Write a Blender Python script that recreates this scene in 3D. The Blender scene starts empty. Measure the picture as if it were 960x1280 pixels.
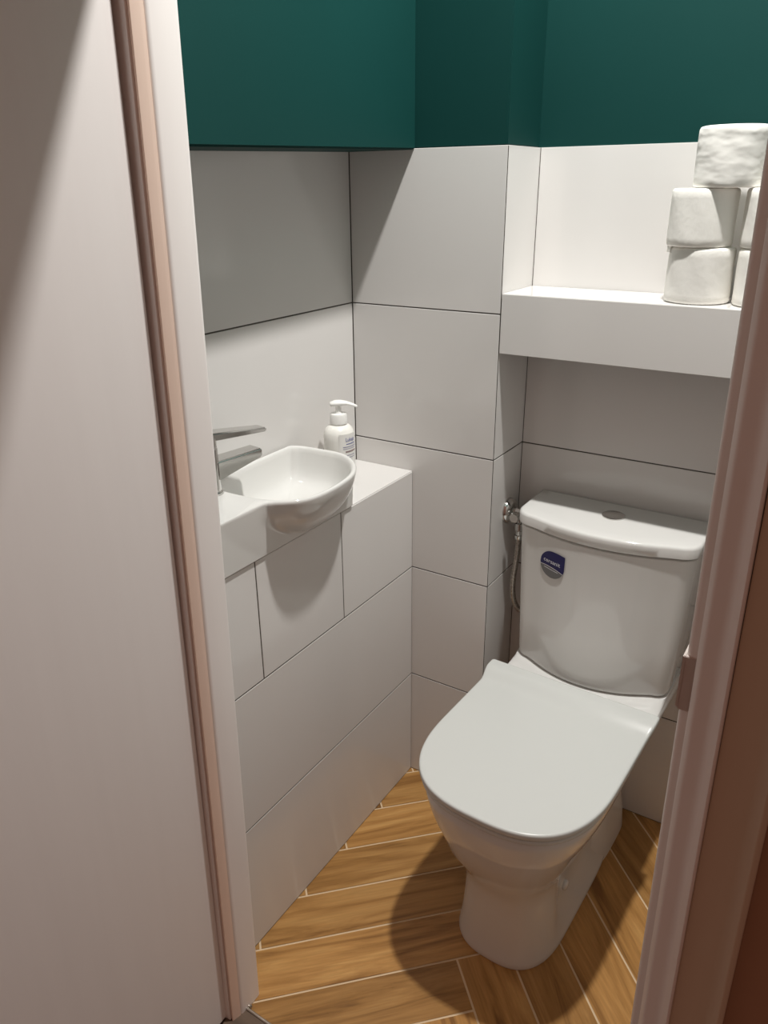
import bpy, bmesh, math, random
from mathutils import Vector, Matrix
random.seed(5)
S = bpy.context.scene
C = S.collection
PI = math.pi

# ------------------------------------------------------------------ materials
def mat(name, col, rough=0.5, metal=0.0, spec=0.5, coat=0.0, build=None):
    m = bpy.data.materials.new(name); m.use_nodes = True
    nt = m.node_tree; b = nt.nodes['Principled BSDF']
    b.inputs['Base Color'].default_value = (*col, 1)
    b.inputs['Roughness'].default_value = rough
    b.inputs['Metallic'].default_value = metal
    b.inputs['Specular IOR Level'].default_value = spec
    if coat:
        b.inputs['Coat Weight'].default_value = coat
        b.inputs['Coat Roughness'].default_value = 0.05
    if build: build(nt, b)
    return m
def N(nt, t, **kw):
    n = nt.nodes.new(t)
    for k, v in kw.items():
        if k in n.inputs: n.inputs[k].default_value = v
        else: setattr(n, k, v)
    return n
def coords(nt, scale=(1, 1, 1), kind='Object', rot=(0, 0, 0)):
    tc = N(nt, 'ShaderNodeTexCoord'); mp = N(nt, 'ShaderNodeMapping')
    mp.inputs['Scale'].default_value = scale; mp.inputs['Rotation'].default_value = rot
    nt.links.new(tc.outputs[kind], mp.inputs['Vector'])
    return mp.outputs['Vector']
def noisy(c1, c2, scale, stretch=(1, 1, 1), bump=0.0, dist=0.002, detail=4, rot=(0, 0, 0), bscale=None):
    def f(nt, b):
        v = coords(nt, stretch, rot=rot)
        n = N(nt, 'ShaderNodeTexNoise', Scale=scale, Detail=detail)
        nt.links.new(v, n.inputs['Vector'])
        r = N(nt, 'ShaderNodeValToRGB')
        r.color_ramp.elements[0].color = (*c1, 1); r.color_ramp.elements[1].color = (*c2, 1)
        r.color_ramp.elements[0].position = .3; r.color_ramp.elements[1].position = .7
        nt.links.new(n.outputs['Fac'], r.inputs['Fac'])
        nt.links.new(r.outputs['Color'], b.inputs['Base Color'])
        if bump:
            src = n
            if bscale:
                src = N(nt, 'ShaderNodeTexNoise', Scale=bscale, Detail=detail); nt.links.new(v, src.inputs['Vector'])
            bp = N(nt, 'ShaderNodeBump', Strength=bump, Distance=dist)
            nt.links.new(src.outputs['Fac'], bp.inputs['Height'])
            nt.links.new(bp.outputs['Normal'], b.inputs['Normal'])
    return f

M = {}
M['tile'] = mat('glossy_white_tile', (.74, .725, .70), .13, spec=.5, build=noisy((.695, .678, .662), (.715, .698, .682), 2.5))
M['grout'] = mat('grey_grout', (.085, .075, .065), .95, spec=.1)
M['green'] = mat('dark_green_paint', (.0042, .042, .038), .6, spec=.15,
                 build=noisy((.0039, .040, .036), (.0046, .044, .040), 3, bump=.05, dist=.001, bscale=220))
M['ceil'] = mat('ceiling_paint', (.55, .54, .52), .8)
M['ceramic'] = mat('white_ceramic', (.71, .705, .685), .08, spec=.55, coat=.2)
M['seat'] = mat('white_seat_plastic', (.61, .625, .605), .25, spec=.4)
M['chrome'] = mat('polished_chrome', (.62, .61, .59), .12, metal=1)
M['brushed'] = mat('satin_steel', (.66, .58, .54), .35, metal=.45, build=noisy((.63, .55, .51), (.69, .61, .57), 40, (1, 1, .1)))
M['frame'] = mat('white_frame_paint', (.74, .69, .66), .35, spec=.4,
                 build=noisy((.84, .80, .78), (.87, .83, .81), 8, (3, 3, .25), bump=.04, dist=.001))
M['seal'] = mat('peach_rubber_seal', (.78, .60, .50), .5, build=noisy((.87, .68, .57), (.90, .71, .60), 14, (1, 1, .3)))
M['casing'] = mat('beige_casing', (.62, .50, .38), .45, build=noisy((.60, .48, .36), (.64, .52, .40), 8, (4, 4, .3)))
M['hallpaint'] = mat('brown_hall_paint', (.40, .22, .14), .8, build=noisy((.38, .21, .13), (.42, .24, .15), 6))
M['hallfloor'] = mat('dark_hall_floor', (.14, .09, .06), .5, build=noisy((.09, .06, .04), (.18, .12, .08), 6, (1, 8, 1)))
M['metalstrip'] = mat('threshold_metal', (.50, .46, .40), .35, metal=.8, build=noisy((.42, .38, .33), (.58, .53, .46), 30))
M['paper'] = mat('toilet_paper', (.86, .84, .79), .95, spec=.1, build=noisy((.83, .815, .775), (.86, .845, .805), 30, bump=.25, dist=.002, bscale=90, detail=3))
M['quilt'] = mat('quilted_toilet_paper', (.86, .84, .80), .95, spec=.1, build=noisy((.82, .805, .77), (.85, .835, .80), 30, (1, 1, 2.0), bump=.55, dist=.008, bscale=17, detail=2, rot=(.75, .55, .3)))
M['card'] = mat('cardboard_core', (.45, .34, .24), .9, build=noisy((.42, .31, .21), (.48, .37, .27), 50))
M['bottle'] = mat('milky_bottle_plastic', (.84, .83, .79), .25, spec=.5, build=noisy((.83, .82, .78), (.85, .84, .80), 10))
M['pump'] = mat('white_pump_plastic', (.86, .86, .84), .3)
M['navy'] = mat('navy_sticker', (.012, .010, .085), .35)
M['grey'] = mat('grey_sticker', (.15, .15, .15), .3)
M['white'] = mat('white_print', (.80, .80, .84), .4)
M['fadedprint'] = mat('pale_print', (.30, .30, .44), .4)
M['blue'] = mat('blue_print', (.07, .09, .34), .4)
M['brown'] = mat('brown_print', (.28, .20, .20), .4)
M['labelpaper'] = mat('pale_label', (.84, .835, .81), .25)
M['dark'] = mat('dark_gap', (.05, .045, .04), .7)
M['hose'] = mat('braided_steel_hose', (.42, .38, .33), .3, metal=1, build=noisy((.25, .22, .19), (.55, .50, .45), 260, bump=.5, dist=.001))
M['floorgrout'] = mat('beige_floor_grout', (.74, .56, .36), .85)

def leaf_build(nt, b):
    v = coords(nt, (1, 2.2, .16), rot=(.55, 0, 0))
    n = N(nt, 'ShaderNodeTexNoise', Scale=16, Detail=6, Roughness=.6); nt.links.new(v, n.inputs['Vector'])
    r = N(nt, 'ShaderNodeValToRGB')
    r.color_ramp.elements[0].color = (.77, .735, .72, 1); r.color_ramp.elements[1].color = (.82, .785, .77, 1)
    nt.links.new(n.outputs['Fac'], r.inputs['Fac']); nt.links.new(r.outputs['Color'], b.inputs['Base Color'])
    bp = N(nt, 'ShaderNodeBump', Strength=.15, Distance=.001)
    nt.links.new(n.outputs['Fac'], bp.inputs['Height']); nt.links.new(bp.outputs['Normal'], b.inputs['Normal'])
M['leaf'] = mat('white_embossed_laminate', (.72, .68, .65), .45, spec=.35, build=leaf_build)

def wood_build(nt, b):
    uv = N(nt, 'ShaderNodeUVMap'); uv.uv_map = 'UVMap'
    at = N(nt, 'ShaderNodeAttribute'); at.attribute_name = 'plank'
    mp = N(nt, 'ShaderNodeMapping'); mp.inputs['Scale'].default_value = (1.0, 10, 1)
    nt.links.new(uv.outputs['UV'], mp.inputs['Vector'])
    n1 = N(nt, 'ShaderNodeTexNoise', Scale=2.4, Detail=7, Roughness=.58, Distortion=1.3); nt.links.new(mp.outputs['Vector'], n1.inputs['Vector'])
    mp2 = N(nt, 'ShaderNodeMapping'); mp2.inputs['Scale'].default_value = (9, 150, 1)
    nt.links.new(uv.outputs['UV'], mp2.inputs['Vector'])
    n2 = N(nt, 'ShaderNodeTexNoise', Scale=1.5, Detail=4); nt.links.new(mp2.outputs['Vector'], n2.inputs['Vector'])
    r = N(nt, 'ShaderNodeValToRGB'); e = r.color_ramp.elements
    e[0].position = .34; e[0].color = (.27, .125, .036, 1)
    e[1].position = .68; e[1].color = (.66, .375, .13, 1)
    x = e.new(.44); x.color = (.44, .222, .066, 1)
    x = e.new(.55); x.color = (.56, .295, .095, 1)
    nt.links.new(n1.outputs['Fac'], r.inputs['Fac'])
    mx = N(nt, 'ShaderNodeMix'); mx.data_type = 'RGBA'; mx.blend_type = 'MULTIPLY'; mx.inputs[0].default_value = .35
    g = N(nt, 'ShaderNodeMapRange'); g.inputs[1].default_value = .3; g.inputs[2].default_value = .7; g.inputs[3].default_value = .55; g.inputs[4].default_value = 1.1
    nt.links.new(n2.outputs['Fac'], g.inputs[0])
    nt.links.new(r.outputs['Color'], mx.inputs[6]); nt.links.new(g.outputs[0], mx.inputs[7])
    hv = N(nt, 'ShaderNodeHueSaturation'); mr = N(nt, 'ShaderNodeMapRange')
    mr.inputs[3].default_value = .70; mr.inputs[4].default_value = .98
    nt.links.new(at.outputs['Fac'], mr.inputs[0]); nt.links.new(mr.outputs[0], hv.inputs['Value'])
    nt.links.new(mx.outputs[2], hv.inputs['Color']); nt.links.new(hv.outputs['Color'], b.inputs['Base Color'])
    bp = N(nt, 'ShaderNodeBump', Strength=.12, Distance=.001)
    nt.links.new(n1.outputs['Fac'], bp.inputs['Height']); nt.links.new(bp.outputs['Normal'], b.inputs['Normal'])
M['wood'] = mat('golden_oak_tile', (.5, .28, .1), .32, spec=.4, build=wood_build)

# ------------------------------------------------------------------ mesh helpers
def link(name, bm, mats, parent=None, smooth=False, angle=None):
    bmesh.ops.recalc_face_normals(bm, faces=bm.faces[:])
    me = bpy.data.meshes.new(name); bm.to_mesh(me); bm.free()
    if not isinstance(mats, (list, tuple)): mats = [mats]
    for m in mats: me.materials.append(M[m])
    if smooth:
        for p in me.polygons: p.use_smooth = True
        if angle: me.set_sharp_from_angle(angle=math.radians(angle))
    o = bpy.data.objects.new(name, me); C.objects.link(o)
    if parent: o.parent = parent
    return o
def box(bm, x0, x1, y0, y1, z0, z1, mi=0, bev=0.0, seg=2):
    vs = [bm.verts.new((x, y, z)) for x in (x0, x1) for y in (y0, y1) for z in (z0, z1)]
    fs = []
    for idx in ((0, 1, 3, 2), (4, 6, 7, 5), (0, 4, 5, 1), (2, 3, 7, 6), (0, 2, 6, 4), (1, 5, 7, 3)):
        f = bm.faces.new([vs[i] for i in idx]); f.material_index = mi; fs.append(f)
    if bev:
        es = list({e for f in fs for e in f.edges})
        r = bmesh.ops.bevel(bm, geom=es, offset=bev, segments=seg, affect='EDGES', clamp_overlap=True)
        for f in r['faces']: f.material_index = mi
    return vs
def loft(bm, rings, cap0=True, cap1=True, closed=True, mi=0):
    R = [[bm.verts.new(p) for p in r] for r in rings]
    n = len(R[0])
    for a, b in zip(R, R[1:]):
        for i in range(n if closed else n - 1):
            j = (i + 1) % n
            f = bm.faces.new((a[i], a[j], b[j], b[i])); f.material_index = mi
    for flag, r in ((cap0, R[0]), (cap1, R[-1])):
        if flag:
            c = bm.verts.new(sum((v.co for v in r), Vector()) / n)
            for i in range(n):
                f = bm.faces.new((r[i], r[(i + 1) % n], c)); f.material_index = mi
    return R
def lathe(bm, prof, center=(0, 0, 0), n=40, axis='Z', ex=1.0, ey=1.0, cap0=True, cap1=True, mi=0):
    rings = []
    for r, h in prof:
        ring = []
        for i in range(n):
            a = 2 * PI * i / n; u, v = r * ex * math.cos(a), r * ey * math.sin(a)
            p = {'Z': (u, v, h), 'X': (h, u, v), 'Y': (u, h, v)}[axis]
            ring.append((center[0] + p[0], center[1] + p[1], center[2] + p[2]))
        rings.append(ring)
    return loft(bm, rings, cap0, cap1, mi=mi)
def catmull(pts, k=8):
    out = []
    P = [Vector(p) for p in pts]; P = [2 * P[0] - P[1]] + P + [2 * P[-1] - P[-2]]
    for i in range(1, len(P) - 2):
        for s in range(k):
            t = s / k; a, b, c, d = P[i - 1:i + 3]
            out.append(.5 * ((2 * b) + (c - a) * t + (2 * a - 5 * b + 4 * c - d) * t * t + (3 * b - a - 3 * c + d) * t ** 3))
    out.append(P[-2]); return out
def tube(bm, pts, rad, n=14, k=8, mi=0):
    path = catmull(pts, k); rings = []
    up = Vector((.31, .2, .93))
    for i, p in enumerate(path):
        t = (path[min(i + 1, len(path) - 1)] - path[max(i - 1, 0)]).normalized()
        a = t.cross(up).normalized(); b = t.cross(a)
        rings.append([p + rad * (math.cos(2 * PI * j / n) * a + math.sin(2 * PI * j / n) * b) for j in range(n)])
    loft(bm, rings, mi=mi)
def empty(name, loc):
    o = bpy.data.objects.new(name, None); C.objects.link(o); o.location = loc; o.empty_display_size = .05
    return o
def part(name, bm, m, root, **kw):
    """a part built in world coordinates, parented to its thing"""
    o = link(name, bm, m, None, **kw); bpy.context.view_layer.update()
    o.parent = root
    w = Vector(); q = root
    while q: w += q.location; q = q.parent
    o.data.transform(Matrix.Translation(-w)); return o
def tag(o, label, cat, group=None):
    o['label'] = label; o['category'] = cat
    if group: o['group'] = group
def struct(o): o['kind'] = 'structure'; return o

# ------------------------------------------------------------------ room constants (metres)
A = -.154        # tiled left wall
B = .196         # right edge of the back column
CY = .1506       # recess depth
H = .8413        # half-wall height
TOP = 1.5        # top of the tiling
RX = .82         # right wall
FY = -.67        # room face of the door wall
HY = -.775       # hall face of the door wall
CZ = 2.60        # ceiling
G = .0013        # half grout gap
T = .009

def tilebox(bm, x0, x1, y0, y1, z0, z1, ax, gap=G):
    """a tile slab; the gap is taken on the two axes in its plane"""
    g = [gap, gap, gap]; g[ax] = 0
    box(bm, x0 + g[0], x1 - g[0], y0 + g[1], y1 - g[1], z0 + g[2], z1 - g[2], mi=0, bev=.0005, seg=1)

# back wall: chunky column with green paint above the tiles
bm = bmesh.new()
for z0, z1 in ((0, .3), (.3, .6), (.6, .9), (.9, 1.2), (1.2, TOP)):
    tilebox(bm, A, B, 0, T, z0, z1, 1)
for z0, z1 in ((0, .3), (.3, .6), (.6, .9), (.9, 1.2), (1.2, TOP)):
    tilebox(bm, B - T, B, .0016, CY + .005, z0, z1, 0)
box(bm, A - .05, B - .0005, .0005, CY + .1, 0, TOP - .002, mi=1)
box(bm, A - .05, B - .004, .003, CY + .1, TOP - .001, CZ, mi=2, bev=.002)
struct(link('wall_back', bm, ['tile', 'grout', 'green']))
# recessed part behind the toilet
bm = bmesh.new()
for z0, z1 in ((0, .3), (.3, .6), (.6, .9), (.9, 1.2), (1.2, TOP)):
    tilebox(bm, B, RX, CY, CY + T, z0, z1, 1)
box(bm, B - .02, RX + .05, CY + .0005, CY + .1, 0, TOP - .002, mi=1)
box(bm, B - .02, RX + .05, CY + .003, CY + .1, TOP - .001, CZ, mi=2)
struct(link('wall_back_recess', bm, ['tile', 'grout', 'green']))
# left wall between the half wall and the green bulkhead
bm = bmesh.new()
for z0, z1 in ((.6, .9), (.9, 1.2), (1.2, TOP)):
    tilebox(bm, A - T, A, FY, 0, z0, z1, 0)
box(bm, A - .08, A - .0005, FY, .0, 0, CZ, mi=1)
struct(link('wall_left', bm, ['tile', 'grout']))
# green boxed-in bulkhead over it
bm = bmesh.new()
for v in box(bm, A - .02, 0, FY, .004, 1.4965, CZ):
    if v.co.z < 2: v.co.z += .021 * v.co.y
bmesh.ops.bevel(bm, geom=bm.edges[:], offset=.003, segments=2, affect='EDGES')
struct(link('wall_left_upper', bm, ['green']))
# tiled half wall that carries the basin
bm = bmesh.new()
for z0, z1 in ((0, .3), (.3, .6)):
    tilebox(bm, -T, 0, FY, 0, z0, z1, 0)
for y0, y1 in ((-.2789, 0), (-.534, -.2789), (FY, -.534)):
    tilebox(bm, -T, 0, y0, y1, .6, H - .001, 0, gap=.0013)
tilebox(bm, A, -.0008, FY, 0, H - T, H, 2, gap=.0006)
box(bm, A + .0005, -.0005, FY, -.0003, 0, H - .0025, mi=1)
struct(link('wall_half', bm, ['tile', 'grout']))
# right wall
bm = bmesh.new()
for z0, z1 in ((0, .3), (.3, .6), (.6, .9), (.9, 1.2), (1.2, TOP)):
    tilebox(bm, RX, RX + T, FY, CY, z0, z1, 0)
box(bm, RX + .0005, RX + .08, FY, CY + .1, 0, TOP - .002, mi=1)
box(bm, RX + .003, RX + .08, FY, CY + .1, TOP - .001, CZ, mi=2)
struct(link('wall_right', bm, ['tile', 'grout', 'green']))
# door wall with the opening
LX, RXJ, HZ = .03, .783, 1.865
bm = bmesh.new()
def wallpart(x0, x1, z0, z1):
    box(bm, x0, x1, FY, FY + .004, z0, z1, mi=0)
    box(bm, x0, x1, HY, FY, z0, z1, mi=1)
wallpart(-.9, LX, 0, CZ); wallpart(RXJ, 2.0, 0, CZ); wallpart(LX, RXJ, HZ, CZ)
struct(link('wall_front', bm, ['green', 'hallpaint']))
bm = bmesh.new(); box(bm, A - .08, RX + .08, FY, CY + .1, CZ, CZ + .06)
struct(link('ceiling', bm, ['ceil']))

# floor: herringbone of wood-look planks, one mesh
bm = bmesh.new()
uvl = bm.loops.layers.uv.new('UVMap'); pl = bm.faces.layers.float.new('plank')
w, L, q2 = .1085, .60, math.sqrt(.5)
s0, k0 = -.069 * q2, -.945 * q2
X0, X1, Y0, Y1 = 0.0, RX, -.735, CY
gp = .0021
def plank(sa, sb, ka, kb, along_s):
    """rectangle in the 45-degree frame, clipped to the room"""
    quad = [(sa + gp, ka + gp), (sb - gp, ka + gp), (sb - gp, kb - gp), (sa + gp, kb - gp)]
    poly = [((s - k) * q2, (s + k) * q2) for s, k in quad]
    for ax, lim, sg in ((0, X0, 1), (0, X1, -1), (1, Y0, 1), (1, Y1, -1)):
        out = []
        for i in range(len(poly)):
            p, q = poly[i], poly[(i + 1) % len(poly)]
            dp, dq = sg * (p[ax] - lim), sg * (q[ax] - lim)
            if dp >= 0: out.append(p)
            if dp * dq < 0:
                t = dp / (dp - dq); out.append((p[0] + t * (q[0] - p[0]), p[1] + t * (q[1] - p[1])))
        poly = out
        if len(poly) < 3: return
    f = bm.faces.new([bm.verts.new((x, y, 0)) for x, y in poly]); f.material_index = 0
    ou, ov = random.uniform(0, 9), random.uniform(0, 9); f[pl] = random.random()
    for lp in f.loops:
        x, y = lp.vert.co.x, lp.vert.co.y; s, k = (x + y) * q2, (y - x) * q2
        lp[uvl].uv = (s + ou, k + ov) if along_s else (k + ou, s + ov)
for n in range(-14, 22):
    for m in (-2, -1, 0, 1, 2):
        ds, dk = n * w + m * L, n * w - m * L
        plank(s0 + ds - L, s0 + ds, k0 + dk, k0 + dk + w, True)
        plank(s0 + ds, s0 + ds + w, k0 + dk + w - L, k0 + dk + w, False)
box(bm, A - .08, RX + .08, Y0, CY + .1, -.05, -.0012, mi=1)
fl = struct(link('floor', bm, ['wood', 'floorgrout']))
bm = bmesh.new(); box(bm, -.9, 2.0, -2.3, Y0 - .02, -.05, -.004)
struct(link('floor_hall', bm, ['hallfloor']))

# ------------------------------------------------------------------ door frame and leaf
def lean(bm, fx, fy):
    for v in bm.verts:
        v.co.x += fx * (1.0 - v.co.z); v.co.y += fy * (1.0 - v.co.z)
def prism(bm, poly, z0, z1, steps=1, mi=0):
    loft(bm, [[(x, y, z0 + (z1 - z0) * i / steps) for x, y in poly] for i in range(steps + 1)], mi=mi)
def rounded(poly, radii, k=4):
    out = []
    n = len(poly)
    for i, (p, r) in enumerate(zip(poly, radii)):
        p = Vector(p); a = (Vector(poly[i - 1]) - p).normalized(); b = (Vector(poly[(i + 1) % n]) - p).normalized()
        if r <= 0: out.append(tuple(p)); continue
        s, e = p + a * r, p + b * r
        for j in range(k + 1):
            t = j / k; out.append(tuple((1 - t) ** 2 * s + 2 * t * (1 - t) * p + t * t * e))
    return out
FR = empty('trim_1', (.075, -.70, 0)); struct(FR)
LF = -.021
bm = bmesh.new()
prism(bm, rounded([(.075, -.675), (.075, -.728), (.0645, -.7295), (.0635, -.7465), (.028, -.7465), (.028, -.675)],
                  [.007, .007, .001, .001, 0, 0]), .001, HZ - .001)
lean(bm, 0, LF); part('jamb', bm, 'frame', FR, smooth=True, angle=35)
bm = bmesh.new()
prism(bm, rounded([(.0738, -.7285), (.0728, -.7330), (.0692, -.7450), (.0665, -.7450), (.0655, -.7285)], [0, .001, .001, .001, 0]), .002, HZ - .03)
lean(bm, 0, LF); o = part('seal', bm, 'seal', FR, smooth=True, angle=60); o['label'] = 'peach rubber door seal'
# right jamb: stop, rebate and rounded front edge
bm = bmesh.new()
prism(bm, rounded([(.7405, -.675), (.7405, -.762), (.7430, -.7655), (.7520, -.7665), (.7520, -.784), (.7570, -.790), (.7720, -.792), (.7815, -.803), (.7835, -.801), (.7835, -.675)],
                  [.002, .002, .002, .001, .001, .0025, .005, .001, .001, 0]), .001, HZ - .001)
lean(bm, .010, 0); part('jamb', bm, 'frame', FR, smooth=True, angle=35)
bm = bmesh.new()
prism(bm, rounded([(.7838, -.776), (.7838, -.794), (.8190, -.796), (.8280, -.806), (.8330, -.802), (.8330, -.776)], [0, .002, .006, .002, .002, 0]), .001, HZ + .07)
lean(bm, .008, 0); o = part('architrave', bm, 'casing', FR, smooth=True, angle=35); o['label'] = 'brownish casing strip'
# header
bm = bmesh.new(); box(bm, .046, .783, -.762, -.664, HZ - .025, HZ + .001, bev=.002)
part('header', bm, 'frame', FR)
# strike plate
bm = bmesh.new()
box(bm, .7400, .7500, -.7680, -.7640, .978, 1.036, bev=.0006)
box(bm, .7375, .7408, -.7680, -.735, .980, 1.036, bev=.0008)
o = part('strike_plate', bm, 'brushed', FR); o['label'] = 'satin metal strike plate'

bm = bmesh.new(); box(bm, .014, .054, -1.52, -.7505, .006, HZ - .012, bev=.002)
lean(bm, 0, LF * .7); struct(link('door_1', bm, ['leaf']))
# threshold
bm = bmesh.new()
prism(bm, rounded([(.055, -.788), (.055, -.738), (.757, -.738), (.757, -.788)], [.018, .018, .002, .002], 6), -.004, .0045)
struct(link('trim_2', bm, ['hallfloor']))
bm = bmesh.new()
tube(bm, [(.052, -.745, .004), (.062, -.732, .005), (.080, -.728, .005), (.105, -.735, .005), (.755, -.735, .005)], .003, n=8)
struct(link('trim_3', bm, ['metalstrip'], smooth=True))

# ------------------------------------------------------------------ shelf in the recess
SH = empty('wall_shelf', (B, .07, 1.125))
tag(SH, 'white tiled boxed shelf in the recess above the toilet', 'shelf')
bm = bmesh.new(); box(bm, B + .001, RX - .001, .0, T - .0012, 1.1247, 1.2386, bev=.0005, seg=1)
part('front_panel', bm, 'tile', SH)
bm = bmesh.new(); box(bm, B + .001, RX - .001, .0008, CY - .0012, 1.2305, 1.2396, bev=.0005, seg=1)
part('shelf_board', bm, 'tile', SH)
bm = bmesh.new(); box(bm, B + .0002, RX - .001, .0016, CY - .0008, 1.1252, 1.230)
part('core_block', bm, 'grout', SH)

# ------------------------------------------------------------------ toilet
def outline(cx, hw, yf, yc, yb, nf=2.4, nb=7, n=72, z=0):
    pts = []
    for i in range(n):
        a = 2 * PI * i / n; c, s = math.cos(a), math.sin(a)
        e = nf if s < 0 else nb
        x = hw * math.copysign(abs(c) ** (2 / e), c)
        y = (yc - yf if s < 0 else yb - yc) * math.copysign(abs(s) ** (2 / e), s)
        pts.append((cx + x, yc + y, z))
    return pts
TX = .4315
TO = empty('toilet', (TX, -.1, 0))
tag(TO, 'white close-coupled ceramic toilet with closed slim lid on the wood floor', 'toilet')
bm = bmesh.new()
secs = [(.000, .1060, -.398, .060), (.006, .1075, -.400, .062), (.014, .1055, -.398, .062), (.06, .1010, -.393, .060), (.12, .0975, -.390, .058),
        (.155, .0970, -.391, .058), (.185, .0985, -.397, .058), (.210, .1045, -.410, .058), (.237, .1140, -.426, .060), (.27, .1280, -.445, .065),
        (.31, .1410, -.459, .075), (.34, .1540, -.470, .09), (.37, .1640, -.478, .105), (.395, .1700, -.4825, .12), (.410, .1715, -.4835, .130), (.416, .1700, -.482, .130)]
rings = [outline(TX, hw, yf, -.25, yb, 2.75, 5, z=z) for z, hw, yf, yb in secs]
def sm(a, b, x):
    t = max(0, min(1, (x - a) / (b - a))); return t * t * (3 - 2 * t)
for rg in rings:
    for i_, (x, y, z) in enumerate(rg):
        k_ = .17 * sm(-.315, -.245, y) * sm(.03, .06, z) * (1 - sm(.19, .235, z))
        rg[i_] = (TX + (x - TX) * (1 - k_), y, z)
rings.append(outline(TX, .155, -.465, -.25, .12, 2.75, 5, z=.4175))
loft(bm, rings)
# deck under the cistern
def tank_ring(cx, hw, ys, bulge, yb, z, rc=.03, inset=0):
    hw -= inset; pts = [(cx - hw, yb)]
    k = 22; yf = ys + inset
    pts += [(cx - hw, yb + (yf + rc - yb) * t) for t in (.33, .66)]
    for i in range(7):
        a = PI + (PI / 2) * i / 6 * .93
        pts.append((cx - hw + rc + rc * math.cos(a), yf + rc + rc * math.sin(a)))
    xs = -hw + rc
    for i in range(1, k):
        x = xs + (-2 * xs) * i / k
        pts.append((cx + x, yf - bulge * (1 - (x / xs) ** 2)))
    for i in range(6, -1, -1):
        a = PI + (PI / 2) * i / 6 * .93
        pts.append((cx + hw - rc - rc * math.cos(a), yf + rc + rc * math.sin(a)))
    pts += [(cx + hw, yb + (yf + rc - yb) * t) for t in (.66, .33)] + [(cx + hw, yb)]
    return [(x, y, z) for x, y in pts]
loft(bm, [tank_ring(TX + .004, .100, .00, .0, .140, .30, .03), tank_ring(TX + .004, .135, -.03, .0, .144, .36, .03), tank_ring(TX + .004, .162, -.07, .0, .146, .40, .03), tank_ring(TX + .004, .1700, -.082, .0, .146, .414, .03),
          tank_ring(TX + .004, .1705, -.085, .004, .146, .424, .03), tank_ring(TX + .004, .1695, -.075, .012, .146, .431, .03),
          tank_ring(TX + .004, .1685, -.045, .030, .146, .434, .03), tank_ring(TX + .005, .1680, -.018, .042, .146, .441, .03),
          tank_ring(TX + .005, .1675, -.006, .045, .146, .449, .03)])
# trapway flare low at the back
lo = [(.0, .105, .0), (.05, .100, .0), (.12, .088, .0), (.2, .085, .0), (.3, .10, .0), (.35, .13, .0)]
loft(bm, [outline(TX, hw, -.10, .02, .142, 3, 5, z=z) for z, hw, _ in lo])
TWIST = Matrix.Translation((TX, .03, 0)) @ Matrix.Rotation(math.radians(-2.3), 4, 'Z') @ Matrix.Translation((-TX, -.03, 0))
def twist(bm): bmesh.ops.transform(bm, matrix=TWIST, verts=bm.verts[:]); return bm
bw = part('bowl', twist(bm), 'ceramic', TO, smooth=True, angle=50)
for sx in (-1, 1):
    bm = bmesh.new()
    lathe(bm, [(.011, 0), (.011, sx * .006), (.008, sx * .009), (.003, sx * .010)], (TX + sx * .0805, -.225, .095), n=20, axis='X')
    part('bolt_cap', twist(bm), 'ceramic', bw, smooth=True)
# seat ring and lid
def ramp(y):
    t = max(0, min(1, (y + .130) / .042)); return t * t * (3 - 2 * t)
def slab(bm, hw, yf, yb, z0, z1, r, lift, nb=30, hole=None):
    base = []; yc = -.272; rc = .005
    for i in range(61):
        a = PI + PI * i / 60; c, sn = math.cos(a), math.sin(a)
        base.append((TX + hw * math.copysign(abs(c) ** (2 / 2.7), c), yc - (yc - yf) * abs(sn) ** (2 / 2.7), 0))
    base += [(TX + hw, yc + (yb - rc - yc) * i / 24, 0) for i in range(1, 25)]
    base += [(TX + hw - rc + rc * math.cos(a), yb - rc + rc * math.sin(a), 0) for a in (PI / 6, PI / 3, PI / 2)]
    base += [(TX + (hw - rc) * (1 - 2 * i / 24), yb, 0) for i in range(1, 25)]
    base += [(TX - hw + rc + rc * math.cos(a), yb - rc + rc * math.sin(a), 0) for a in (PI * 4 / 6, PI * 5 / 6, PI)]
    base += [(TX - hw, yb - rc + (yc - yb + rc) * i / 24, 0) for i in range(1, 24)]
    cx, cy = TX, -.22
    def ring(ins, z, f=1.0):
        out = []
        for x, y, _ in base:
            dx, dy = x - cx, y - cy; d = math.hypot(dx, dy); k = (d - ins) / d * f
            X, Y = cx + dx * k, cy + dy * k
            fl = 1 + .028 * ramp(Y) * (1 if lift else 0)
            out.append((cx + (X - cx) * fl, Y, z + lift * ramp(Y)))
        return out
    rs = [ring(0, z0, f) for f in (.05, .3, .55, .75, .9)] + [ring(r, z0), ring(r * .3, z0 + r * .3), ring(0, z0 + r), ring(0, z1 - r), ring(r * .3, z1 - r * .3), ring(r, z1)]
    rs += [ring(r, z1, f) for f in (.985, .96, .93, .90, .87, .84, .81, .78, .75, .72, .69, .66, .63, .60, .56, .52, .48, .44, .40, .3, .2, .1, .03)]
    loft(bm, rs)
bm = bmesh.new(); slab(bm, .1765, -.4870, -.085, .4190, .4290, .003, 0)
part('seat', twist(bm), 'seat', TO, smooth=True, angle=60)
bm = bmesh.new(); slab(bm, .1800, -.4905, -.064, .4322, .4460, .0035, .015)
ld = part('lid', twist(bm), 'seat', TO, smooth=True, angle=60)
for sx in (-1, 1):
    bm = bmesh.new(); lathe(bm, [(.010, 0), (.010, .022), (.007, .025)], (TX + sx * .075, -.078, .424), n=20)
    part('hinge', twist(bm), 'seat', TO, smooth=True, angle=40)
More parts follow.
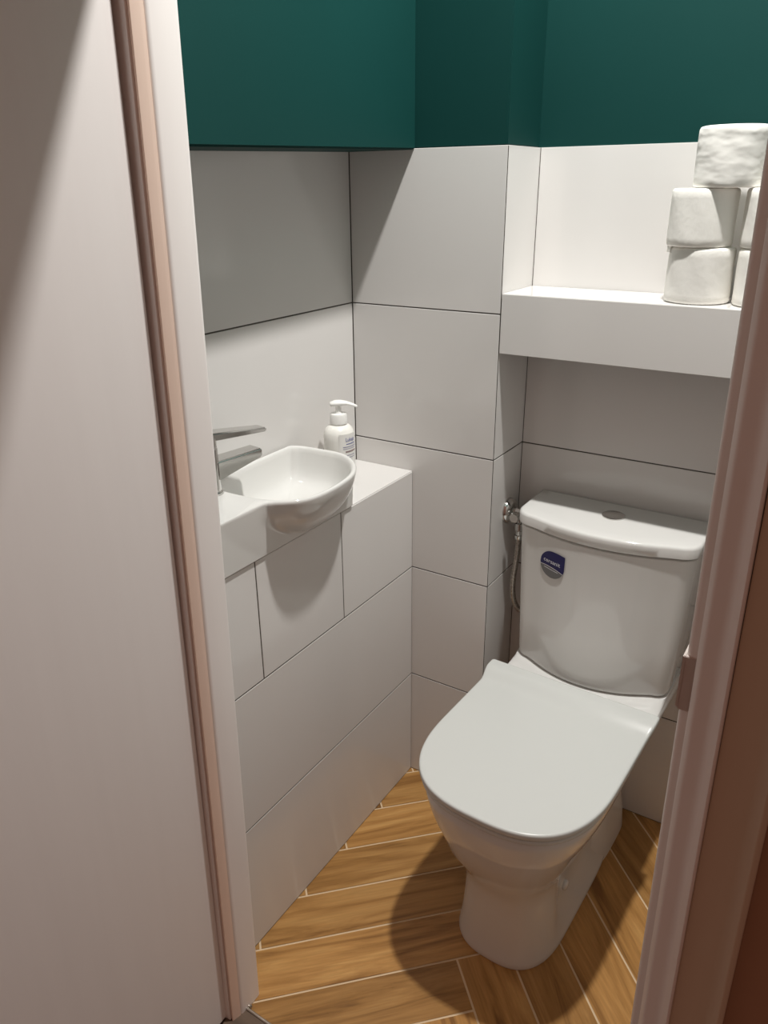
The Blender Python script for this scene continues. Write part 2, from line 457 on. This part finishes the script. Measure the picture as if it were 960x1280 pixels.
# cistern
TC = TX + .007
bm = bmesh.new()
loft(bm, [tank_ring(TC, .160, .004, .044, .144, .4505, .03), tank_ring(TC, .1645, -.001, .045, .146, .454, .03), tank_ring(TC, .1665, -.003, .045, .146, .462, .03),
          tank_ring(TC, .171, -.003, .041, .146, .56, .032), tank_ring(TC, .176, -.003, .037, .146, .66, .034), tank_ring(TC, .1805, -.005, .033, .146, .755, .038), tank_ring(TC, .1812, -.006, .033, .146, .768, .038), tank_ring(TC, .1790, -.004, .033, .146, .7695, .038)])
TK = part('tank', bm, 'ceramic', TO, smooth=True, angle=50)
bm = bmesh.new()
lid = lambda z, ins: tank_ring(TC, .1865, -.010, .031, .146 - ins * .3, z, .042, ins)
loft(bm, [lid(.7735, .007), lid(.7735, .002), lid(.7755, 0), lid(.793, 0), lid(.7970, .0012), lid(.7990, .0035), lid(.7998, .007), lid(.8000, .03)])
part('tank_lid', bm, 'ceramic', TK, smooth=True, angle=50)
bm = bmesh.new()
lathe(bm, [(.0235, .7990), (.0235, .8025), (.021, .8040)], (TC - .001, .074, 0), n=40)
fb = part('flush_button', bm, 'chrome', TK, smooth=True, angle=35); fb['label'] = 'round chrome flush button'
# sticker on the cistern front, wrapped on its curved face
def tank_y(x, z):
    t = (z - .454) / (.772 - .454); hw = .1655 + (.180 - .1655) * t; rc = .031 + .005 * t; xs = hw - rc
    return -.004 - (.045 - .010 * t) * (1 - ((x - TC) / xs) ** 2)
SX, SZ, SR = .3505, .7080, .0295
def sticker_xy(a):
    r = SR * (1 + .30 * max(0, math.cos(2 * (a - PI / 4))) ** 3) if -.1 < a < PI / 2 + .1 else SR
    x, z = r * math.cos(a), r * math.sin(a)
    return (max(-SR, min(SR * 1.0, x)), min(SR * 1.0, z))
def onface(bm, polys, off, mi):
    for poly in polys:
        vs = [bm.verts.new((SX + x, tank_y(SX + x, SZ + z) - off, SZ + z)) for x, z in poly]
        f = bm.faces.new(vs); f.material_index = mi
arc = lambda x: -.0045 - .0055 * ((x + SR) / (2 * SR)) ** 1.0 - .004 * ((x / SR + .2) ** 2 - .4)
bm = bmesh.new()
def strip(f0, f1, x0, x1, off, mi, n=24):
    ps = []
    for i in range(n):
        a, b = x0 + (x1 - x0) * i / n, x0 + (x1 - x0) * (i + 1) / n
        za, zb, zc, zd = f0(a), f0(b), f1(b), f1(a)
        if zd > za + 1e-6 or zc > zb + 1e-6: ps.append([(a, za), (b, zb), (b, max(zc, zb + 1e-5)), (a, max(zd, za + 1e-5))])
    onface(bm, ps, off, mi)
def top(x):
    if x < 0: return math.sqrt(max(0, SR ** 2 - x * x))
    return SR * (1 - .12 * (x / SR) ** 2)
def bot(x):
    lim = SR * .985
    return -math.sqrt(max(0, SR ** 2 - min(x, lim) ** 2)) if x < SR * .96 else max(-math.sqrt(max(0, SR ** 2 - x * x)), -SR * .28)
strip(bot, top, -SR, SR * .985, .0006, 0, 40)
strip(bot, lambda x: max(bot(x), arc(x)), -SR * .97, SR * .93, .0009, 1, 40)
strip(lambda x: arc(x) - .0005, lambda x: arc(x) + .0006, -SR * .97, SR * .90, .0012, 2, 30)
strip(lambda x: -.0118 - .11 * x, lambda x: -.0108 - .11 * x, -SR * .62, SR * .52, .0012, 2, 10)
st = part('sticker', bm, ['navy', 'grey', 'white'], TK); st['label'] = 'round navy and grey maker sticker'
def text_mesh(body, size, name):
    cu = bpy.data.curves.new(name, 'FONT'); cu.body = body; cu.size = size; cu.align_x = 'CENTER'; cu.align_y = 'CENTER'; cu.resolution_u = 2
    o = bpy.data.objects.new(name, cu); C.objects.link(o); bpy.context.view_layer.update()
    dg = bpy.context.evaluated_depsgraph_get(); me = bpy.data.meshes.new_from_object(o.evaluated_get(dg))
    bpy.data.objects.remove(o); b = bmesh.new(); b.from_mesh(me); bpy.data.meshes.remove(me); return b
bm = text_mesh('cersanit', .0128, 'sticker_text')
for v in bm.verts:
    x, z = v.co.x - .001, v.co.y + .0065 - v.co.x * .06
    v.co = (SX + x, tank_y(SX + x, SZ + z) - .0013, SZ + z)
part('sticker_text', bm, 'white', TK)

# ------------------------------------------------------------------ water supply
VA = empty('shutoff_valve', (B, .085, .752)); tag(VA, 'chrome angle valve on the column side, left of the cistern lid', 'valve')
vy, vz = .090, .7555
bm = bmesh.new(); lathe(bm, [(.030, B), (.030, B + .004), (.027, B + .010), (.020, B + .016), (.012, B + .018)], (0, vy, vz), n=36, axis='X')
part('escutcheon', bm, 'chrome', VA, smooth=True, angle=40)
bm = bmesh.new(); lathe(bm, [(.010, B + .010), (.010, B + .020), (.013, B + .022), (.013, B + .040), (.010, B + .044), (.0085, B + .048)], (0, vy, vz), n=6, axis='X')
lathe(bm, [(.0075, vz), (.0075, vz - .022)], (B + .031, vy, 0), n=20)
part('valve_body', bm, 'chrome', VA, smooth=True, angle=30)
bm = bmesh.new(); lathe(bm, [(.005, 0), (.005, -.014), (.011, -.015), (.012, -.026), (.010, -.030)], (B + .031, vy - .008, vz), n=16, axis='Y')
part('handle', bm, 'chrome', VA, smooth=True, angle=40)
HO = empty('supply_hose', (B + .03, vy, .5)); tag(HO, 'braided steel water hose hanging below the chrome valve beside the cistern', 'hose')
hx = B + .031
bm = bmesh.new(); lathe(bm, [(.0085, vz - .022), (.0125, vz - .024), (.0125, vz - .040), (.0095, vz - .043), (.0095, vz - .052), (.0115, vz - .053), (.0115, vz - .060), (.008, vz - .066)], (hx, vy, 0), n=12)
part('connector', bm, 'chrome', HO, smooth=True, angle=30)
bm = bmesh.new(); tube(bm, [(hx, vy, vz - .062), (hx - .002, vy - .003, .64), (hx - .005, vy - .006, .60), (hx - .005, vy - .006, .56), (hx - .001, vy - .002, .53), (hx + .008, vy + .004, .511), (hx + .018, vy + .008, .506)], .0070)
part('braided_tube', bm, 'hose', HO, smooth=True)
bm = bmesh.new(); lathe(bm, [(.0085, hx + .014), (.0085, hx + .030), (.0065, hx + .034)], (0, vy + .008, .506), n=6, axis='X')
part('connector', bm, 'chrome', HO, smooth=True, angle=30)

# ------------------------------------------------------------------ basin
ZR = .945; ZB = H + .0025
BA = empty('sink', (-.06, -.40, ZB)); tag(BA, 'small white ceramic hand basin with bulging bowl set on the tiled half wall', 'sink')
ctl = [(-.1500, -.2440), (-.128, -.2335), (-.09, -.229), (-.04, -.2275), (-.007, -.237), (.026, -.262), (.052, -.297), (.066, -.337), (.072, -.392), (.069, -.442), (.056, -.474), (.036, -.494), (.021, -.507), (.014, -.525), (.014, -.62), (.014, -.665)]
outer = [tuple(p.xy) for p in catmull([(x, y, 0) for x, y in ctl], 8)] + [(-.1500, -.668), (-.1500, -.45)]
ictl = [(-.141, -.2540), (-.120, -.2415), (-.088, -.2375), (-.042, -.2360), (-.012, -.245), (.019, -.268), (.044, -.302), (.0575, -.340), (.0635, -.392), (.0605, -.437), (.049, -.466), (.030, -.484), (.008, -.496), (-.02, -.503), (-.07, -.506), (-.105, -.503), (-.128, -.490), (-.137, -.46), (-.1405, -.37), (-.1415, -.29)]
inner = [tuple(p.xy) for p in catmull([(x, y, 0) for x, y in ictl + ictl[:1]], 6)][:-1]
BC = (-.055, -.365)
def ray_hit(poly, a):
    dx, dy = math.cos(a), math.sin(a); best = 0
    for i in range(len(poly)):
        (x1, y1), (x2, y2) = poly[i], poly[(i + 1) % len(poly)]
        ex, ey = x2 - x1, y2 - y1; det = dx * (-ey) + dy * ex
        if abs(det) < 1e-12: continue
        rx, ry = x1 - BC[0], y1 - BC[1]
        t = (rx * (-ey) + ry * ex) / det; u = (dx * ry - dy * rx) / det
        if t > 0 and -1e-6 <= u <= 1 + 1e-6: best = max(best, t)
    return BC[0] + dx * best, BC[1] + dy * best
NA = 360
ang = [2 * PI * i / NA for i in range(NA)]
RO = [ray_hit(outer, a) for a in ang]; RI = [ray_hit(inner, a) for a in ang]
fr_ = sorted((y, x) for x, y in outer if x > .0135 and y < -.24)
def brim(y):
    if y <= fr_[0][0]: return 0
    for (ya, xa), (yb, xb) in zip(fr_, fr_[1:]):
        if ya <= y <= yb: return max(0, xa + (xb - xa) * (y - ya) / max(1e-9, yb - ya) - .014)
    return max(0, fr_[-1][1] - .014)
def brim_s(y):
    return sum(brim(y + .020 * (k / 6)) * (7 - abs(k)) for k in range(-6, 7)) / 49
def body_ring(z):
    t = max(0, (ZR - .006 - z) / .092)
    g = max(0, 1 - t ** 1.9) ** .78
    xf = .014 - .010 * (ZR - z) / (ZR - ZB)
    out = []
    for x, y in RO:
        if x < .012: out.append((min(x, xf), y, z)); continue
        b = 0
        if g > .01:
            gy = .30 + .70 * g; yr = -.350 + (y + .350) / gy
            if yr < -.2440 or t < .02:
                k = sm(0, .35, t); b = brim(yr) * (1 - k) + brim_s(yr) * k
        out.append((xf + g * b, y, z))
    return out
def mix(t, z, sc=1.0):
    out = []
    for (x, y), (u, v) in zip(RO, RI):
        out.append((x + (u - x) * t, y + (v - y) * t, z))
    return out
bm = bmesh.new()
rings = [body_ring(ZB + (ZR - .006 - ZB) * (i / 72)) for i in range(73)]
def outoff(d, z):
    out = []
    for (x, y) in RO:
        dx, dy = x - BC[0], y - BC[1]; l = math.hypot(dx, dy); out.append((x - dx / l * d, y - dy / l * d, z))
    return out
rings += [outoff(.0006, ZR - .003), outoff(.0022, ZR - .0008), outoff(.0045, ZR)]
def inoff(d, z):
    out = []
    for (x, y) in RI:
        dx, dy = x - BC[0], y - BC[1]; l = math.hypot(dx, dy); out.append((x + dx / l * d, y + dy / l * d, z))
    return out
rings += [inoff(.004, ZR), inoff(.001, ZR - .0012), inoff(-.0015, ZR - .004)]
BD = (-.062, -.37)
for s, d in ((.975, .012), (.955, .022), (.93, .034), (.90, .045), (.86, .055), (.80, .063), (.70, .069), (.55, .073), (.40, .075), (.25, .0765), (.12, .0775)):
    k = 1 - s
    rings.append([(x + (BD[0] - x) * k, y + (BD[1] - y) * k, ZR - d) for x, y in RI])
loft(bm, rings)
part('basin', bm, 'ceramic', BA, smooth=True, angle=50)
bm = bmesh.new(); lathe(bm, [(.020, ZR - .0775), (.020, ZR - .0745), (.016, ZR - .0735)], (BD[0], BD[1], 0), n=32)
part('drain', bm, 'chrome', BA, smooth=True, angle=40)

# ------------------------------------------------------------------ tap
FA = empty('faucet', (-.097, -.528, ZR)); tag(FA, 'chrome single-lever tap standing on the left deck of the basin', 'faucet')
fx, fy = -.097, -.528
d = Vector((.15, .99, 0)).normalized(); sd = Vector((d.y, -d.x, 0))
def bar(bm, p0, p1, w0, w1, h0, h1, bev=.003):
    """tapering flat bar from p0 to p1 (centre line), widths and heights at both ends"""
    rs = []
    for p, w_, h_ in ((p0, w0, h0), (p1, w1, h1)):
        p = Vector(p); rs.append([p + sd * (sx * w_ / 2) + Vector((0, 0, sz * h_ / 2)) for sx, sz in ((-1, -1), (1, -1), (1, 1), (-1, 1))])
    R = loft(bm, rs, False, False)
    fs = [bm.faces.new(R[0][::-1]), bm.faces.new(R[1])]
    es = list({e for r in R for v in r for e in v.link_edges})
    bmesh.ops.bevel(bm, geom=es, offset=bev, segments=3, affect='EDGES', clamp_overlap=True)
base = Vector((fx, fy, 0))
bm = bmesh.new()
lathe(bm, [(.0245, ZR), (.0245, ZR + .004), (.021, ZR + .006), (.020, ZR + .030), (.020, ZR + .080), (.018, ZR + .083)], (fx, fy, 0), n=40)
part('tap_body', bm, 'chrome', FA, smooth=True, angle=40)
bm = bmesh.new()
bar(bm, base + d * .008 + Vector((0, 0, ZR + .040)), base + d * .110 + Vector((0, 0, ZR + .050)), .036, .034, .036, .016)
sp = part('spout', bm, 'chrome', FA, smooth=True, angle=35)
bm = bmesh.new(); e = base + d * .098
lathe(bm, [(.009, ZR + .046), (.009, ZR + .038), (.006, ZR + .0375)], (e.x, e.y, 0), n=24)
part('aerator', bm, 'brushed', sp, smooth=True, angle=40)
bm = bmesh.new()
lathe(bm, [(.0195, ZR + .084), (.0195, ZR + .100), (.017, ZR + .106)], (fx, fy, 0), n=36)
bar(bm, base - d * .014 + Vector((0, 0, ZR + .104)), base + d * .126 + Vector((0, 0, ZR + .088)), .036, .027, .015, .008, .0025)
part('lever', bm, 'chrome', FA, smooth=True, angle=35)

# ------------------------------------------------------------------ soap bottle
bx, by = -.098, -.142
BO = empty('soap_dispenser', (bx, by, H)); tag(BO, 'white pump bottle of liquid soap standing behind the basin in the corner', 'soap dispenser')
bm = bmesh.new()
lathe(bm, [(.028, .0005), (.0325, .004), (.034, .012), (.0345, .10), (.0335, .112), (.030, .121), (.023, .128), (.0165, .131), (.0165, .134)], (bx, by, H), n=48, ex=.94)
part('bottle_body', bm, 'bottle', BO, smooth=True, angle=60)
bm = bmesh.new()
lathe(bm, [(.0185, .133), (.0185, .1335), (.0180, .150), (.0165, .1535), (.0070, .1545), (.0062, .158), (.0062, .170)], (bx, by, H), n=32)
part('pump_collar', bm, 'pump', BO, smooth=True, angle=40)
bm = bmesh.new()
bd = Vector((.80, .60, 0)); bs = Vector((-.60, .80, 0))
rs = []
for t, wd, zt, zb in ((-.018, .003, .1755, .1725), (-.016, .009, .1785, .1690), (-.006, .012, .1815, .1680), (.006, .0115, .1815, .1700), (.018, .009, .1790, .1705), (.030, .007, .1745, .1680), (.038, .006, .1705, .1650), (.040, .003, .1690, .1655)):
    c = Vector((bx, by, H)) + bd * t; rg = []
    for i in range(12):
        a = 2 * PI * i / 12
        rg.append(c + bs * (wd * math.cos(a)) + Vector((0, 0, (zt + zb) / 2 + (zt - zb) / 2 * math.sin(a))))
    rs.append(rg)
loft(bm, rs); part('pump_head', bm, 'pump', BO, smooth=True)
def on_bottle(u, z, off):
    a = math.radians(-10) + u / .0345
    return (bx + (.0345 * .94 + off) * math.cos(a), by + (.0345 + off) * math.sin(a), H + z)
bm = bmesh.new()
def lab(u0, u1, z0, z1, off, mi, n=12):
    for i in range(n):
        a, b = u0 + (u1 - u0) * i / n, u0 + (u1 - u0) * (i + 1) / n
        f = bm.faces.new([bm.verts.new(on_bottle(*p, off)) for p in ((a, z0), (b, z0), (b, z1), (a, z1))]); f.material_index = mi
lab(-.026, .026, .030, .116, .0004, 0)
lab(-.010, .016, .0935, .0950, .0008, 1); lab(-.018, .018, .0875, .0890, .0008, 2); lab(-.018, .018, .0835, .0845, .0008, 2)
lab(-.012, .018, .0760, .0790, .0008, 3); lab(-.013, .014, .0690, .0702, .0008, 2); lab(-.013, .014, .0640, .0652, .0008, 2)
part('label', bm, ['labelpaper', 'blue', 'fadedprint', 'brown'], BO)
bm = text_mesh('Luksja', .0125, 'label_text')
for v in bm.verts: v.co = on_bottle(v.co.x * .75, .1035 + v.co.y, .001)
part('label_text', bm, 'blue', BO)

# ------------------------------------------------------------------ toilet rolls
ZS = 1.2396
RH, RR = .0922, .0535
def roll_body(seed, m, name='toilet_roll'):
    rnd = random.Random(seed); ph = [rnd.uniform(0, 6.28) for _ in range(6)]
    bm = bmesh.new(); rings = []
    n = 64
    def ring(r, z, wob=0):
        out = []
        for i in range(n):
            a = 2 * PI * i / n
            rr = r + wob * (math.sin(2 * a + ph[0] + z * 9) + .6 * math.sin(3 * a + ph[1]) + .4 * math.sin(7 * a + ph[2] + z * 60))
            out.append((rr * math.cos(a), rr * math.sin(a), z))
        return out
    rings = [ring(.021, RH - .002), ring(.0225, RH), ring(RR - .006, RH, .0004), ring(RR - .002, RH - .001, .0006), ring(RR, RH - .005, .0007)]
    rings += [ring(RR, RH - .005 - (RH - .009) * t / 8, .0008) for t in range(1, 9)]
    rings += [ring(RR - .002, .001, .0006), ring(RR - .006, 0, .0004), ring(.0225, 0), ring(.021, .002)]
    loft(bm, rings, False, False)
    a, b = [v for v in bm.verts][:n], [v for v in bm.verts][-n:]
    for i in range(n): bm.faces.new((a[i], a[(i + 1) % n], b[(i + 1) % n], b[i]))
    return link(name, bm, m, smooth=True, angle=50)
def core():
    bm = bmesh.new(); n = 32; rs = []
    for r, z in ((.0206, .001), (.0206, RH - .001), (.0195, RH - .001), (.0195, .001)):
        rs.append([(r * math.cos(2 * PI * i / n), r * math.sin(2 * PI * i / n), z) for i in range(n)])
    rs.append(rs[0]); loft(bm, rs, False, False); bmesh.ops.remove_doubles(bm, verts=bm.verts[:], dist=1e-6)
    return link('cardboard_core', bm, 'card', smooth=True, angle=40)
core0 = core(); core_used = False
spots = [(.5400, .064, 0, 'paper', .2, 'white toilet roll at the bottom left of the stack, with a loose sheet edge'),
         (.6520, .066, 0, 'paper', 1.4, 'white toilet roll at the bottom right of the stack, mostly hidden by the door frame'),
         (.5330, .062, 1, 'paper', 2.3, 'white toilet roll in the middle of the stack, directly on the bottom left roll'),
         (.6500, .064, 1, 'paper', 3.9, 'white toilet roll in the middle right of the stack, half hidden under the top roll'),
         (.5650, .060, 2, 'quilt', .7, 'single quilted toilet roll on top of the stack against the green wall')]
for i, (x, y, lv, m, rz, label) in enumerate(spots):
    o = roll_body(i + 3, m)
    o.location = (x, y, ZS + .0004 + lv * (RH + .0004)); o.rotation_euler = (0, 0, rz)
    tag(o, label, 'toilet paper', 'toilet rolls stacked on the tiled shelf')
    c = core0
    if core_used: c = core0.copy(); C.objects.link(c)
    core_used = True; c.parent = o
    if i == 0:
        bm = bmesh.new()
        a0 = math.radians(212) - rz
        pts = []
        for z in (RH + .0, RH - .005, RH - .010):
            row = []
            for t in range(5):
                a = a0 - t * .09 * (1 - (RH - z) * 12); r = RR + .0008 + .0035 * (t / 4) ** 2 + .001
                row.append((r * math.cos(a), r * math.sin(a), z))
            pts.append(row)
        loft(bm, pts, False, False, closed=False)
        f = link('loose_sheet', bm, 'paper', o, smooth=True)
        md = f.modifiers.new('thick', 'SOLIDIFY'); md.thickness = .0006

# ------------------------------------------------------------------ light, world, camera
la = bpy.data.lights.new('ceiling_lamp', 'AREA'); la.energy = 34.5; la.shape = 'DISK'; la.size = .07; la.color = (1, .975, .935)
lo_ = bpy.data.objects.new('ceiling_lamp', la); C.objects.link(lo_); lo_.location = (.53, -.315, 2.58)
W = bpy.data.worlds.new('world'); S.world = W; W.use_nodes = True
W.node_tree.nodes['Background'].inputs['Color'].default_value = (.22, .122, .092, 1)
wn = W.node_tree
tcw = N(wn, 'ShaderNodeTexCoord'); sx_ = N(wn, 'ShaderNodeSeparateXYZ'); mw = N(wn, 'ShaderNodeMapRange')
wn.links.new(tcw.outputs['Generated'], sx_.inputs[0]); wn.links.new(sx_.outputs['Z'], mw.inputs[0])
mw.inputs[1].default_value = -.5; mw.inputs[2].default_value = .9; mw.inputs[3].default_value = .35; mw.inputs[4].default_value = 1.35
wn.links.new(mw.outputs[0], wn.nodes['Background'].inputs['Strength'])

cam = bpy.data.cameras.new('camera'); co = bpy.data.objects.new('camera', cam); C.objects.link(co)
cam.sensor_fit = 'VERTICAL'; cam.sensor_height = 32; cam.sensor_width = 24; cam.lens = 969.389 / 1280 * 32
cam.clip_start = .02
yaw, pitch, roll = .57068, -.39858, -.00986
f = Vector((-math.sin(yaw) * math.cos(pitch), math.cos(yaw) * math.cos(pitch), math.sin(pitch)))
r = f.cross(Vector((0, 0, 1))).normalized(); u = r.cross(f)
r2 = math.cos(roll) * r + math.sin(roll) * u; u2 = -math.sin(roll) * r + math.cos(roll) * u
m = Matrix((r2, u2, -f)).transposed().to_4x4(); m.translation = Vector((.83325, -1.41942, 1.43368))
co.matrix_world = m
S.camera = co
vs = S.view_settings
S.display_settings.display_device = 'sRGB'
vs.view_transform = 'Standard'; vs.look = 'None'; vs.gamma = 1; vs.exposure = 0; vs.use_curve_mapping = False
S.cycles.max_bounces = 12; S.cycles.diffuse_bounces = 8; S.cycles.glossy_bounces = 6
S.cycles.use_denoising = True
